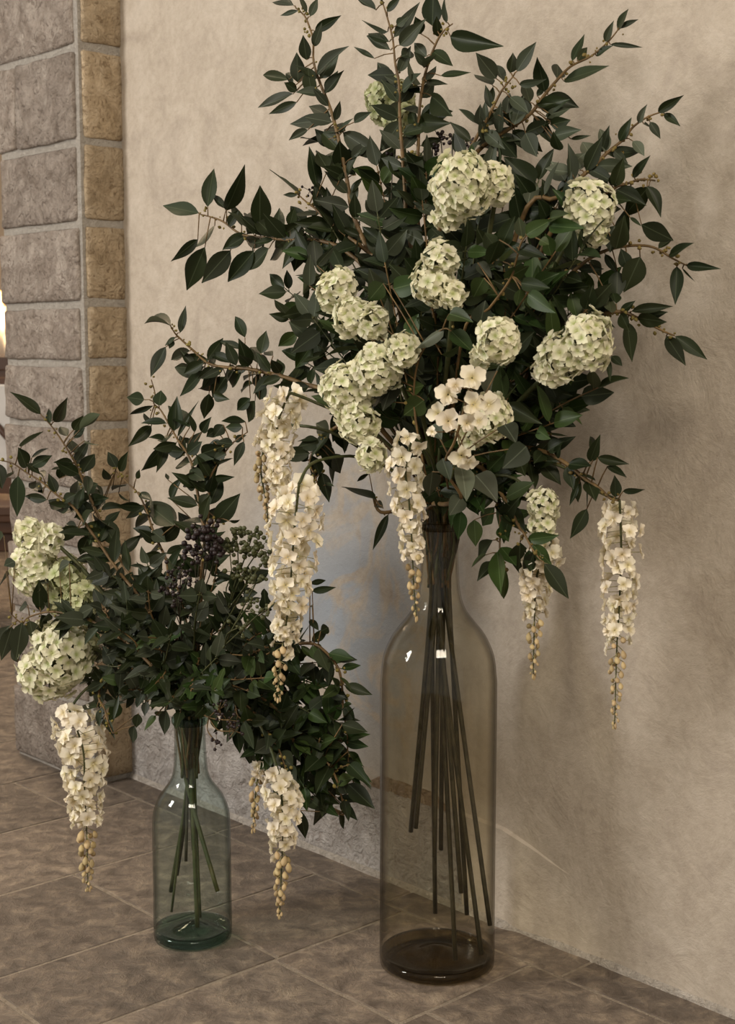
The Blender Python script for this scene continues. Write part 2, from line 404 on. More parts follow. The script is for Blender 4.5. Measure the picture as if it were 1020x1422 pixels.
# the next room seen past the pillar: far wall, sideboard with candles, a chair with a white cover
bm = bmesh.new(); bm_box(bm, -6.5, 1.5, 9.3, 9.5, -.02, 4.5)
tag(link('wall_back', to_mesh(bm, 'wall_back', M['far_wall'])), 'warm far wall beyond the stone pillar', None, None, 'structure')
def at_y(px, py, Y): r = ray(px, py); return CAMP + r * (Y / r.y)
def chair():
    p = at_y(-14, 600, 5.6); p.z = 0
    t = thing('wooden_chair', p, 'dark wooden chair with white linen back, past the stone pillar', 'chair')
    def part(name, m, *boxes):
        bm = bmesh.new()
        for bx in boxes: bm_box(bm, *bx)
        bmesh.ops.bevel(bm, geom=list(bm.edges), offset=.006, segments=1, affect='EDGES')
        return link(name, to_mesh(bm, name, m), t)
    for x in (-.2, .17):
        for y in (-.2, .17): part('leg', M['wood'], (x, x + .035, y, y + .035, 0, .46))
    part('seat', M['wood'], (-.22, .225, -.22, .225, .44, .48))
    for x in (-.2, .17): part('back_post', M['wood'], (x, x + .035, .17, .20, .46, 1.0))
    part('top_rail', M['wood'], (-.22, .225, .165, .205, .985, 1.045))
    part('back_pad', M['linen'], (-.15, .165, .145, .18, .56, .93))
    tb = Tubes(); tb.add([Vector((-.16, .16, .94)), Vector((.05, .13, .70)), Vector((.17, .16, .5))], .014, 6)
    link('cross_brace', tb.mesh('cross_brace', M['wood'], Vector()), t)
chair()
def sideboard():
    p = at_y(-6, 600, 7.6); p.z = 0
    t = thing('sideboard', p, 'low dark wooden sideboard against the far warm wall', 'sideboard')
    for nm, bx in (('body', (-.9, .5, -.2, .25, .1, .98)), ('worktop', (-.93, .53, -.23, .28, .98, 1.02)), ('door', (-.85, -.2, -.215, -.199, .16, .92)), ('door', (-.17, .45, -.215, -.199, .16, .92)), ('plinth', (-.85, .45, -.17, .22, 0, .1))):
        bm = bmesh.new(); bm_box(bm, *bx); bmesh.ops.bevel(bm, geom=list(bm.edges), offset=.006, segments=1, affect='EDGES')
        link(nm, to_mesh(bm, nm, M['wood']), t)
    for k, (px, py) in enumerate(((3, 428), (9, 452), (-9, 440), (1, 412))):
        q = at_y(px, py, 7.5); base = Vector((q.x, q.y, 1.02))
        c = thing('candle', base, 'lit pillar candle glowing on the far sideboard', 'candle', 'lit candles on the far sideboard')
        h = q.z - 1.02
        tb = Tubes(); tb.add([Vector((0, 0, 0)), Vector((0, 0, h - .05))], .035, 12); wx = link('wax', tb.mesh('wax', M['wax'], Vector()), c)
        tb = Tubes(); tb.add([Vector((0, 0, z + h - .05)) for z in (0, .015, .035, .06, .08)], [.006, .016, .018, .010, .002], 8); link('flame', tb.mesh('flame', M['flame'], Vector()), wx)
        l = bpy.data.lights.new('candle_light', 'POINT'); l.energy = 1.2; l.color = (1, .62, .3); l.shadow_soft_size = .03
        lo = bpy.data.objects.new('candle_light', l); COL.objects.link(lo); lo.parent = c; lo.location = (0, -.05, h + .05)
sideboard()

# ------------------------------------------------------------------ bottles
VB = at_w(606, 1335, .209); VB.z = 0; VS = at_w(268, 1300, .466); VS.z = 0
VB = Vector((.124, 2.429, 0)); VS = Vector((-.325, 2.538, 0))
def lathe(prof, n=64):
    vs, fs = [], []
    for r, z in prof:
        for j in range(n):
            an = 2 * math.pi * j / n; vs.append((r * math.cos(an), r * math.sin(an), z))
    for i in range(len(prof) - 1):
        for j in range(n): fs.append((i * n + j, i * n + (j + 1) % n, (i + 1) * n + (j + 1) % n, (i + 1) * n + j))
    return vs, fs
def sm_prof(p, sub=4): return [(q.x, q.y) for q in smooth_path([Vector((r, z, 0)) for r, z in p], sub)]
def bottle(loc, prof, rim, th, gm, bmx, label):
    t = thing('bottle_vase', loc, label, 'vase')
    outer = sm_prof(prof)
    inner = [(max(r - th, .002), z) for r, z in reversed(outer) if z > .03]
    inner[-1] = (inner[-1][0], .030)
    vs, fs = lathe(outer + inner); body = link('body', mesh_raw('body', vs, fs, gm), t)
    rr, rz = rim
    ring = [(rr + .0035 * math.cos(a_), rz + .0075 * math.sin(a_)) for a_ in [k * math.pi / 5 for k in range(11)]]
    vs, fs = lathe(ring); link('rim', mesh_raw('rim', vs, fs, bmx), body)
    R = prof[2][0]
    slug = [(.001, .0012), (R - .010, .0012), (R - .003, .004), (R - th * .6, .012), (R - th, .021), (R - th - .006, .0165), (R * .55, .013), (R * .35, .017), (R * .12, .028), (.001, .030)]
    vs, fs = lathe(slug); link('base', mesh_raw('base', vs, fs, bmx), t)
    return t
bottle(VB, [(.080, .0005), (.096, .001), (.102, .009), (.102, .10), (.102, .30), (.102, .49), (.1005, .527), (.096, .560), (.081, .594), (.060, .621), (.0455, .642), (.0375, .668), (.0335, .71), (.0325, .76), (.033, .796)],
       (.0345, .786), .0028, M['brown_glass'], M['brown_base'], 'tall smoky brown glass bottle standing on the floor beside the plaster wall')
bottle(VS, [(.052, .0005), (.066, .001), (.072, .008), (.072, .08), (.072, .16), (.0715, .222), (.068, .247), (.059, .270), (.047, .287), (.038, .300), (.032, .318), (.0295, .345), (.0285, .39), (.029, .422)],
       (.0305, .414), .0025, M['green_glass'], M['green_base'], 'short blue green glass bottle standing on the flagstones')

# ------------------------------------------------------------------ plant pieces (unit meshes, shared)
def leaf_mesh(name, m, shape, fold, curl, twist, nl=9, nw=4, seed=0):
    vs, fs = [], []
    for i in range(nl + 1):
        t = i / nl
        if shape == 'lance': hw = .5 * math.sin(math.pi * t ** .80) ** .9 * (1 - .35 * t ** 3) * 1.08
        elif shape == 'ovate': hw = .5 * math.sin(math.pi * t ** .62) ** .75 * (1 - .25 * t ** 4) * 1.05
        else:
            hw = .5 * (1.02 - t) ** .55 * (.52 + .48 * abs(math.cos(math.pi * (t * 2.35 + .06))) ** 1.0) * 1.1
            if t < .04: hw = .12
        hw = max(hw, .014 if t > .5 else .022)
        if shape != 'ivy' and t < .05: hw = .022
        for j in range(nw + 1):
            s = (j / nw) * 2 - 1
            x = s * hw; y = t
            if shape == 'ivy': y = t - .22 * abs(s) * (1 - t) * (1 if t < .5 else .4)
            z = fold * abs(s) ** 1.3 * hw * 2 - curl * t * t + .02 * math.sin(7 * t + seed) * abs(s)
            a_ = twist * t
            vs.append((x * math.cos(a_) - z * math.sin(a_) * .3, y, z + x * math.sin(a_)))
    for i in range(nl):
        for j in range(nw):
            k = i * (nw + 1) + j; fs.append((k, k + 1, k + nw + 2, k + nw + 1))
    return mesh_raw(name, vs, fs, m)
LEAF = {}
for key, mk in (('dark', 'leaf_dark'), ('grey', 'leaf_grey'), ('fresh', 'leaf_fresh'), ('pale', 'leaf_pale')):
    for sh in ('lance', 'ovate', 'ivy'):
        LEAF[key, sh] = [leaf_mesh('leaf', M[mk], sh, .06 + .035 * k, c_, tw, seed=k) for k, (c_, tw) in enumerate(((.06, .1), (.16, -.25), (-.05, .3), (.24, .15)))]
def petal_grid(vs, fs, ang, L, W, lift, cup, n=4, m=4, notch=0.0, z0=0):
    base = len(vs); ca, sa = math.cos(ang), math.sin(ang)
    for i in range(n + 1):
        t = i / n; hw = W * .5 * math.sin(math.pi * (.07 + .84 * t ** 1.15)) ** .75
        for j in range(m + 1):
            s = (j / m) * 2 - 1
            r = .03 + L * t * (1 - notch * (1 - abs(s)) * (t > .9)) - .16 * L * abs(s) ** 2 * t ** 3
            x = s * hw; z = z0 + lift * t + cup * (s * s) * hw - cup * .25 * t * t
            vs.append((r * ca - x * sa, r * sa + x * ca, z))
    for i in range(n):
        for j in range(m):
            k = base + i * (m + 1) + j; fs.append((k, k + 1, k + m + 2, k + m + 1))
def floret_mesh(name, m, n, W, lift, cup, seed):
    r = random.Random(seed); vs, fs = [], []
    for k in range(n):
        petal_grid(vs, fs, 2 * math.pi * k / n + r.uniform(-.12, .12), .5 + r.uniform(-.05, .05), W + r.uniform(-.06, .06), lift + r.uniform(-.06, .08), cup + r.uniform(-.1, .1), 4, 4, z0=.012 * (k % 2))
    b = len(vs)
    for j in range(6): vs.append((.05 * math.cos(j * 1.047), .05 * math.sin(j * 1.047), .03))
    vs.append((0, 0, .075))
    for j in range(6): fs.append((b + j, b + (j + 1) % 6, b + 6))
    return mesh_raw(name, vs, fs, m)
FLORET = {k: [floret_mesh('floret', M[k], 4, .47, .13, .30, s) for s in range(1, 5)] for k in ('cream', 'lime')}
def pea_mesh(seed):
    r = random.Random(seed); vs, fs = [], []
    petal_grid(vs, fs, .75 + r.uniform(-.1, .1), .56, .62, .10, .45, 4, 4)
    petal_grid(vs, fs, 2.39 + r.uniform(-.1, .1), .56, .62, .10, .45, 4, 4, z0=.01)
    petal_grid(vs, fs, -1.05 + r.uniform(-.2, .2), .44, .42, .18, .55, 4, 4, z0=.02)
    petal_grid(vs, fs, -2.1 + r.uniform(-.2, .2), .44, .42, .18, .55, 4, 4, z0=.03)
    if seed % 2: petal_grid(vs, fs, -1.57, .34, .26, .40, .9, 4, 4, z0=.04)
    return mesh_raw('blossom', vs, fs, M['white'])
PEA = [pea_mesh(s) for s in range(1, 6)]
def drop(name, m, prof, n=7):
    vs, fs = lathe(prof, n)
    fs = fs + [tuple(reversed(range(n))), tuple(range((len(prof) - 1) * n, len(prof) * n))]
    return mesh_raw(name, vs, fs, m)
BUD = drop('bud', M['bud'], [(.06, 0), (.22, .18), (.36, .5), (.34, .8), (.18, 1.0), (.04, 1.08)])
BERRY = drop('berry', M['berry'], [(.12, -.48), (.40, -.3), (.5, 0), (.40, .3), (.12, .48)])
GBERRY = drop('berry', M['green_berry'], [(.12, -.48), (.40, -.3), (.5, 0), (.40, .3), (.12, .48)])

def frame(origin, ydir, nrm):
    y = ydir.normalized(); z = nrm - y * nrm.dot(y)
    if z.length < 1e-4: z = y.orthogonal()
    z.normalize(); x = y.cross(z)
    return Matrix(((x.x, y.x, z.x, origin.x), (x.y, y.y, z.y, origin.y), (x.z, y.z, z.z, origin.z), (0, 0, 0, 1)))
def put(name, me, root, M4, scale):
    o = bpy.data.objects.new(name, me); COL.objects.link(o); o.parent = root
    o.matrix_basis = Matrix.Translation(-root.location) @ M4 @ Matrix.Diagonal((*scale, 1)); return o
def rv(s=1.0): return Vector((RND.gauss(0, s), RND.gauss(0, s), RND.gauss(0, s)))
def clear_wall(p, m=.012):
    w = D0 - p.dot(B)
    return p - B * max(0, m - w)

class Vase:
    def __init__(s, loc, rim, neck_r, neck_z, feet, w):
        s.loc, s.rim, s.nr, s.nz, s.feet, s.w = loc, rim, neck_r, neck_z, list(feet), w
    def way(s, foot=True):
        an = RND.uniform(0, 6.28); r = s.nr * math.sqrt(RND.random())
        o = Vector((math.cos(an) * r, math.sin(an) * r, 0))
        top = s.loc + o + UP * (s.rim + .02); low = s.loc + o * .8 + UP * (s.nz + RND.uniform(0, .05))
        if foot and s.feet:
            px, py, dw = s.feet.pop(0); e = at_w(px, py, s.w + dw); e.z = max(e.z, .036)
            return [top, low, e]
        return [top, s.loc + o + UP * (s.rim - RND.uniform(.05, .12))]
BIG = Vase(VB, .796, .020, .66, [(570, 1155, 0), (632, 1345, .03), (668, 1325, .01), (603, 1190, .03), (680, 1285, -.01), (604, 1268, -.03), (577, 1150, .02), (648, 1270, -.03), (640, 1240, .02), (612, 1180, -.02)], .209)
SMALL = Vase(VS, .422, .017, .31, [(237, 1238, 0), (302, 1238, .01), (274, 1292, .02), (238, 1266, .02), (278, 1274, -.01), (258, 1196, .02), (246, 1215, -.02), (268, 1180, 0)], .466)

T1 = (200, 0, 2.55); T2 = (600, 0, 2.55); T3 = (320, 330, 2.8333); T4 = (600, 400, 2.8333); T5 = (180, 400, 3.0)
T6 = (0, 520, 3.4); T8 = (200, 700, 3.0); T9 = (300, 1000, 2.4286); TA = (640, 280, 5.6667); TB = (330, 960, 4.31); T7 = (0, 700, 3.643); TP = (0, 0, 1.0)
def parse(s): return [tuple(float(x) for x in q.split(',')) for q in s.replace('\n', ' ').split(';') if q.strip()]

def nearest(path, p):
    return min(range(len(path)), key=lambda i: (path[i] - p).length_squared)
def leaf_on(root, tb, base, tip, wid, keyshape, path, toward=1.0):
    d = tip - base; L = d.length
    if L < .004: return
    n = (CAMP - base).normalized() * toward + UP * .25 + rv(.28)
    i = nearest(path, base)
    if (path[i] - base).length > .003:
        mid = (path[i] + base) / 2 + UP * .002
        tb.add([path[i], mid, base], [.0013, .0011, .0009], 4)
    me = RND.choice(LEAF[keyshape])
    put('leaf', me, root, frame(base, d, n), (wid, L, (wid + L) / 2 * RND.uniform(.6, 1.2)))
def gold_buds(root, path, n, span, size=.0058):
    vs, fs = [], []
    k = max(2, int(len(path) * span))
    pr = [(.12, -.5), (.45, -.2), (.5, .15), (.2, .6)]
    for _ in range(n):
        i = RND.randrange(0, k); p = path[i] + rv(.006)
        s = size * RND.uniform(.5, 1.2); M4 = frame(p, rv(), rv()); b = len(vs)
        v, f = lathe(pr, 5)
        vs += [tuple((M4 @ (Vector(q) * s)) - root.location) for q in v]; fs += [tuple(x + b for x in g) for g in f]
    tag(link('bud_cluster', mesh_raw('bud_cluster', vs, fs, M['gold']), root), kind='stuff')

def auto_leaves(root, tb, path, i0, i1, step, size, aspect, keys, shape, cam_bias=.6, droop=.0):
    acc = 0; side = 1
    for i in range(i0, i1):
        seg = (path[i + 1] - path[i]).length; acc += seg
        if acc < step: continue
        acc = 0
        p = path[i]; t = (path[i] - path[min(i + 2, len(path) - 1)])          # towards the tip
        if t.length < 1e-6: continue
        t.normalize()
        for _ in range(2 if RND.random() < .55 else 1):
            side = -side
            rad = t.cross((CAMP - p).normalized()); rad.normalize()
            rad = Quaternion(t, RND.uniform(-1.1, 1.1)) @ rad * side
            d = (t * RND.uniform(.2, .9) + rad * RND.uniform(.6, 1.0) - UP * droop + rv(.15)).normalized()
            L = size * RND.uniform(.7, 1.25); base = p + d * .005
            tip = clear_wall(base + d * L)
            leaf_on(root, tb, base, tip, L * aspect * RND.uniform(.8, 1.2), (RND.choice(keys), shape), path, cam_bias)

def branch(label, T, stem, leaves, w_tip, w_base, vase, keys=('dark',), shape='lance', r0=.0022, r1=.0042, extra=0, ext_size=.05, cat='branch', group=None, name='leafy_branch', smat='stem', buds=24, foot=True, wjit=.022, aspect=.42):
    ox, oy, s = T
    st = parse(stem); n = len(st)
    pts = []
    for i, (x, y) in enumerate(st):
        f = i / max(1, n - 1)
        pts.append(at_w(ox + x / s, oy + y / s, w_tip + (w_base - w_tip) * f))
    ntr = len(pts)
    wp = vase.way(foot)
    path = smooth_path(pts + wp, 5); ktr = (ntr - 1) * 5
    root = thing(name, wp[0], label, cat, group)
    tb = Tubes(); m = len(path); kv = ntr * 5
    tb.add(path[:kv + 1], [r0 * .5 + (r1 - r0 * .5) * min(1, 1.4 * i / m) for i in range(kv + 1)], 6)
    cut = Tubes(); cut.add(path[kv:], r1, 7); link('cut_stem', cut.mesh('cut_stem', M['dark_stem'], root.location), root)  # darker part: greener stem foot, plus dimming behind the glass put into the colour
    for q in parse(leaves):
        bx, by, tx, ty, wd = q[:5]
        bp = (ox + bx / s, oy + by / s); tp = (ox + tx / s, oy + ty / s)
        best = min(range(ktr + 1), key=lambda i: (lambda c: (c[0] - bp[0]) ** 2 + (c[1] - bp[1]) ** 2)(proj(path[i])))
        w = D0 - path[best].dot(B)
        base = at_w(*bp, max(.015, w + RND.gauss(0, .004)))
        tip = at_w(*tp, max(.012, w + RND.gauss(0, wjit)))
        key = RND.choice(keys)
        leaf_on(root, tb, base, tip, wd / s * m_per_px(base) * 1.08, (key, shape), path)
    if extra:
        auto_leaves(root, tb, path, max(2, int(ktr * .35)), min(ktr + extra, m - 9), .022, ext_size, aspect, keys, shape)
    link('stem', tb.mesh('stem', M[smat], root.location), root)
    if buds: gold_buds(root, path[:ktr + 1], buds, .8)
    return root
def proj(p):
    q = p - CAMP; dz = q.y * CT - q.z * ST; dv = -(q.z * CT + q.y * ST)
    return (CX + F * q.x / dz, CY + F * dv / dz)

# ------------------------------------------------------------------ tall bottle: outer branches
branch('leafy branch stretching level towards the stone pillar, above the upper hanging blossom', T1,
  '195,758;235,768;280,785;345,830;430,842;520,850;600,850;690,875;800,960;900,1060',
  '193,755,62,725,50;225,732,243,588,50;290,745,360,602,55;292,742,243,695,22;345,800,310,715,38;395,805,365,728,52;410,800,408,655,66;250,800,183,878,50;190,848,93,925,38;215,876,147,1033,68;305,888,203,1003,64;365,830,280,885,42;390,888,300,997,60;442,880,368,960,54;430,860,340,850,40;470,845,480,740,52;520,855,440,920,60;540,850,590,930,55;560,850,530,960,60;600,850,610,950,50;640,860,560,800,40;480,840,560,790,50;620,850,680,790,45;515,800,532,735,34;300,800,330,745,32',
  .34, .26, BIG, extra=5)
branch('short leafy branch ending in one upright leaf, above the level branch', T1,
  '548,692;580,720;605,738;660,790;715,832;800,900;900,1000',
  '550,692,450,594,50;543,690,490,690,16;610,760,530,755,36;612,668,588,515,50;640,700,610,640,30;660,790,600,800,45;650,600,610,530,50;690,640,660,545,45;720,830,700,740,60;680,800,740,870,50;760,860,700,920,50',
  .30, .26, BIG, extra=5, group=None)
branch('tall leafy branch rising left of the lime green hydrangea', T1,
  '538,30;560,48;575,70;598,140;600,220;625,300;650,360;670,420;690,500;705,570;720,650;740,760;800,900;900,1080',
  '530,20,443,-2,34;545,38,480,55,16;575,45,548,-20,18;588,58,614,-8,26;605,112,692,55,32;600,165,628,82,32;575,212,562,125,42;545,292,540,185,48;512,282,405,258,34;540,322,495,292,32;612,262,704,160,50;592,330,578,240,52;640,330,710,250,40;527,333,406,384,38;540,362,440,404,30;660,412,580,375,42;650,425,512,438,46;712,462,630,450,58;705,470,856,572,62;662,522,604,455,42;580,460,508,492,26;626,508,552,475,40;700,592,690,495,60;650,580,610,528,50;745,432,792,395,26;690,560,630,545,40;735,560,800,500,40;750,620,690,560,34;640,470,560,520,36;525,310,500,240,20',
  .28, .26, BIG, keys=('dark', 'dark', 'grey'), extra=6)
branch('tallest branch with narrow leaves in front of the lime green hydrangea', T1,
  '838,-8;860,60;880,140;888,220;902,300;905,420;915,560;922,650;930,800;960,980',
  '820,36,752,-2,26;860,40,906,-12,26;885,132,977,8,40;862,112,773,68,36;868,148,783,114,30;872,178,792,132,32;905,160,988,74,50;887,330,818,203,46;815,207,740,164,16;850,10,820,-30,24;905,300,850,270,24;895,90,930,60,30;910,200,960,180,44;915,320,985,260,50;905,360,870,440,44;910,430,830,540,60;920,480,980,440,45;920,560,990,600,60;930,650,880,760,64',
  .27, .26, BIG, keys=('dark', 'grey', 'grey'), extra=4)
branch('upright branch with dark tapering leaves at the very top of the bouquet', T2,
  '72,84;40,110;10,160;-25,260;-45,380;-50,520;-60,700;-40,900',
  '65,130,219,166,64;50,80,46,-10,32;20,130,15,58,32;0,180,72,232,42;30,268,136,255,26;0,342,82,412,60;0,90,5,-40,72;-20,200,-70,150,40;-20,290,60,300,22;-45,330,-110,290,40;-40,430,40,440,60;-50,480,-130,500,60;-45,560,40,620,60;-60,640,-130,700,70;-30,240,20,200,30;-40,120,-60,60,40;-42,420,60,390,70',
  .24, .25, BIG, keys=('dark', 'dark', 'grey'), extra=4)
branch('branch with a drooping grey green leaf over the large cream hydrangea', T2,
  '285,272;262,300;240,330;200,410;160,480;120,560;70,700;20,860',
  '275,258,290,188,40;300,252,362,150,46;226,278,153,186,52;212,302,148,255,56;252,288,225,235,30;205,372,215,300,22;165,442,170,368,32;190,432,185,355,26;262,402,275,328,42;290,442,322,340,56;180,652,225,485,46;310,300,395,285,30;275,345,340,395,40;215,400,270,430,34;190,470,250,520,44',
  .25, .27, BIG, keys=('dark', 'grey', 'grey'), extra=5)
branch('long branch reaching up and right, highest leaf tip by bare wall', T2,
  '660,102;620,150;560,200;490,235;440,285;390,345;350,400;290,445;220,490;150,550;80,700',
  '655,105,691,32,36;665,100,722,67,18;612,147,638,78,26;630,158,740,165,15;580,198,634,158,26;512,215,552,165,32;495,217,538,118,30;465,287,622,230,56;370,370,432,365,16;400,412,487,383,36;420,442,492,423,46;430,482,514,458,46;452,532,425,473,42;345,362,322,282,40;330,472,367,553,60;490,492,560,480,14;370,340,400,300,20;300,450,250,380,44;360,410,440,520,40;240,490,300,560,60;290,460,390,540,60;340,420,290,330,46;410,400,390,480,44;330,470,420,430,44',
  .16, .26, BIG, keys=('dark', 'dark', 'grey'), extra=5)
branch('thin branch with small pale leaves nearly touching the wall, right of bouquet', T2,
  '815,395;760,415;710,450;680,490;620,540;580,580;540,615;440,700;300,820',
  '800,397,880,341,30;820,402,875,443,26;770,432,808,490,28;730,432,764,365,26;748,440,768,447,20;600,537,628,441,32;710,500,752,547,36;640,532,692,580,28;522,602,580,520,42;480,592,540,543,50;560,600,640,640,40;470,640,420,570,60;440,680,520,700,60;490,610,400,600,50',
  .10, .24, BIG, keys=('grey', 'pale', 'dark'), extra=4)
branch('branch with long pointed dark leaves right of the round cream hydrangea', T2,
  '790,640;740,635;690,650;650,662;600,700;520,760;400,860',
  '710,627,767,553,30;760,660,815,759,46;765,662,671,772,66;630,655,655,612,30;740,795,856,853,60;650,880,680,775,60;645,800,630,890,66;700,770,740,800,14',
  .17, .24, BIG, extra=4)
branch('side branch curving down to a single leaf that points along the wall', T2,
  '900,940;850,915;780,875;700,870;620,885;550,920;480,980;440,1040;340,1120',
  '900,940,1004,950,30;840,905,930,862,42;865,945,862,1072,42;885,950,928,998,8;735,910,680,1037,76;655,960,652,1062,56;690,950,668,880,46;620,1048,632,1100,40;640,885,600,800,50;560,920,600,980,40;590,900,520,870,40;800,880,850,840,26;500,960,460,900,50;470,990,560,1040,50',
  .14, .24, BIG, extra=4)
branch('lower side branch with two drooping leaves below the cluster hydrangea', T4,
  '952,187;920,175;860,145;810,120;750,95;680,100;600,140;480,200',
  '785,92,937,66,34;840,117,922,93,32;765,133,788,292,60;920,190,995,302,52;955,190,1082,278,46;700,92,665,30,52;722,62,705,-12,50;705,268,747,306,32;690,278,700,367,22;740,95,800,50,30;690,110,640,60,44;640,120,720,160,34',
  .15, .24, BIG, extra=3)
branch('short twig with one broad pointed leaf under the right hydrangeas', T4,
  '500,492;470,520;440,560;400,600;330,640;200,700',
  '492,490,622,446,56;470,515,430,420,50;450,550,480,420,44;440,560,380,600,50;420,580,520,600,14;400,590,330,560,50',
  .20, .22, BIG, keys=('dark', 'fresh'), extra=4)
branch('brown bough arching right over the farthest hanging blossom', T4,
  '730,835;700,828;660,790;600,750;540,700;470,660;380,630;280,640;150,700',
  '430,690,505,778,62;455,640,512,598,56;620,682,656,588,42;650,667,768,692,36;690,700,763,742,32;612,760,642,842,56;720,822,720,738,46;750,800,832,795,26;607,870,545,987,50;577,770,540,857,20;610,752,608,880,6;470,660,400,740,60;400,640,350,720,60;360,640,420,570,50;310,640,270,720,60;640,660,620,590,26',
  .22, .24, BIG, r1=.005, extra=3)
branch('trailing sprig of fresh green leaves hanging beside the tall bottle neck', T4,
  '272,1130;265,1020;268,930;260,850;230,770;190,700;120,640;40,700',
  '245,862,190,942,56;165,912,170,1017,56;238,992,170,1062,50;210,1050,158,1102,34;243,1080,178,1140,46;270,1020,330,1090,60;290,870,360,950,70;280,900,330,840,60;255,1040,275,1210,60;265,940,300,1000,50;240,800,300,860,60;200,740,140,800,60;180,700,100,760,70;220,760,160,860,60;290,1110,275,1240,34;255,800,300,760,50;300,900,395,880,40',
  .30, .26, BIG, keys=('fresh', 'fresh', 'dark'), extra=3, wjit=.03)
branch('sprig with glossy leaves curling over the small hanging blossom', T4,
  '430,1075;395,1030;360,965;340,940;300,860;250,780;180,700;60,700',
  '375,990,492,975,46;395,1010,468,1090,50;345,1000,340,1130,76;380,1030,390,1130,44;440,1085,540,1220,66;330,930,290,840,60;300,860,360,810,60;400,1040,370,1120,40',
  .31, .27, BIG, keys=('dark', 'fresh'), extra=3)
branch('leafy branch reaching over the small bottle with upcurved tip', T5,
  '170,158;190,190;215,215;270,265;330,315;400,330;480,335;560,350;640,370;720,400;860,470',
  '170,158,64,104,38;210,186,233,73,32;178,216,165,252,26;150,246,90,372,54;190,205,145,240,20;252,262,180,302,42;312,325,166,350,56;330,300,230,283,46;420,312,330,264,38;310,345,205,452,46;376,365,275,447,46;400,370,340,460,60;466,355,400,412,56;540,360,465,362,52;470,256,363,214,30;480,207,440,123,42;500,320,450,268,46;532,312,500,228,46;547,272,566,178,52;597,282,555,260,32;577,350,545,290,36;627,352,590,300,42;512,400,450,422,36;502,460,440,512,46;522,470,490,562,52;540,465,562,388,44;330,440,310,547,52;350,440,402,466,40;270,330,210,260,34;600,360,520,420,50;440,330,380,400,60;650,370,690,440,60;680,390,620,430,50;360,330,300,430,46',
  .42, .30, BIG, extra=5)
branch('drooping dark twig behind the pair of hanging blossoms', T5,
  '790,840;770,780;750,720;790,640;830,600;900,560;1000,540',
  '800,770,830,890,50;850,690,880,775,60;770,770,745,850,44;830,700,840,820,60;740,720,700,680,40;790,640,700,660,60;760,700,800,770,50;815,820,850,830,16;830,600,770,560,60;830,620,780,700,60;870,590,900,680,60;900,560,850,520,60',
  .40, .33, BIG, extra=4)
branch('single dark leaf twig left of the tall bottle neck', T3,
  '588,1055;570,1030;560,1010;590,1080;700,1060;760,1040',
  '570,1030,437,968,62;600,1065,560,1040,30;545,930,500,960,14;620,1090,560,1230,30', .33, .28, BIG, extra=0, buds=3)

# sprigs of broad leaves in the heart of the bouquet
branch('sprig of broad fresh green leaves between the right hydrangeas', TA,
  '510,270;470,330;430,470;380,620;220,840;0,1100',
  '512,260,702,138,112;480,285,455,115,105;690,190,972,215,130;440,360,662,432,92;380,522,545,458,92;340,612,535,510,130;470,640,702,682,102;528,728,727,872,122;462,690,440,822,84;330,470,392,368,84;180,600,90,762,130;150,960,190,780,150;300,300,220,482,132;130,480,242,602,92;700,130,860,100,90;620,300,690,340,80',
  .42, .38, BIG, keys=('fresh', 'fresh', 'dark'), shape='ovate', buds=6, wjit=.015, r1=.0022)
branch('sprig of broad grey green leaves between the left hydrangeas', T3,
  '835,358;790,400;740,480;720,620;740,800;770,950',
  '640,202,767,168,76;838,358,728,432,46;868,368,957,457,76;830,460,900,440,40;700,480,760,540,80;560,650,668,570,60;310,190,310,68,46;340,110,412,33,32;600,180,540,250,70;860,300,940,320,60;690,600,760,580,70;640,560,600,680,70;760,640,680,700,80;700,380,740,300,60;560,440,640,400,60',
  .43, .38, BIG, keys=('grey', 'fresh'), shape='ovate', buds=6, wjit=.015, r1=.0022)
branch('sprig of silvery green leaves under the white orchid like blossoms', TP,
  '628,640;622,660;640,690;620,700',
  '614,637,625,668,20;600,655,596,690,24;640,650,650,690,26;690,515,672,540,30;700,590,715,610,26;600,590,612,608,20;730,620,700,650,30;660,660,690,690,34;640,690,625,715,24',
  .46, .36, BIG, keys=('grey', 'pale'), shape='ovate', buds=3)

# ------------------------------------------------------------------ filler twigs of the tall bouquet
def twig(px, py, w, vase, label, group, keys, shape, size, aspect=.5, frac=.55, step=.02, bow=.04, cam_bias=.55, droop=0.0, name='filler_twig'):
    tip = clear_wall(at_w(px, py, w), .03)
    wp = vase.way(False); mid = tip.lerp(wp[0], .5) + UP * bow + rv(.012)
    mid = clear_wall(mid, .03)
    path = smooth_path([tip, tip.lerp(mid, .5) + rv(.006), mid] + wp, 6)
    near = min(NEAR_BIG if vase is BIG else NEAR_SMALL, key=lambda q: (q[0] - px) ** 2 + (q[1] - py) ** 2)[2]
    main = RND.choice(keys); keys = (main, main, main) + tuple(keys)
    label = f'filler twig of {WORD[main]} {SHW[shape]} leaves beside {near}'
    root = thing(name, wp[0], label, 'twig', group); tb = Tubes(); m = len(path)
    tb.add(path, [.001 + .0016 * i / m for i in range(m)], 5)
    d0 = (path[0] - path[2]).normalized()
    leaf_on(root, tb, path[0], clear_wall(path[0] + d0 * size), size * aspect, (RND.choice(keys), shape), path, .5)
    auto_leaves(root, tb, path, 0, int((m - 1) * frac), step, size, aspect, keys, shape, cam_bias, droop)
    link('stem', tb.mesh('stem', M['green_stem' if RND.random() < .5 else 'stem'], root.location), root)
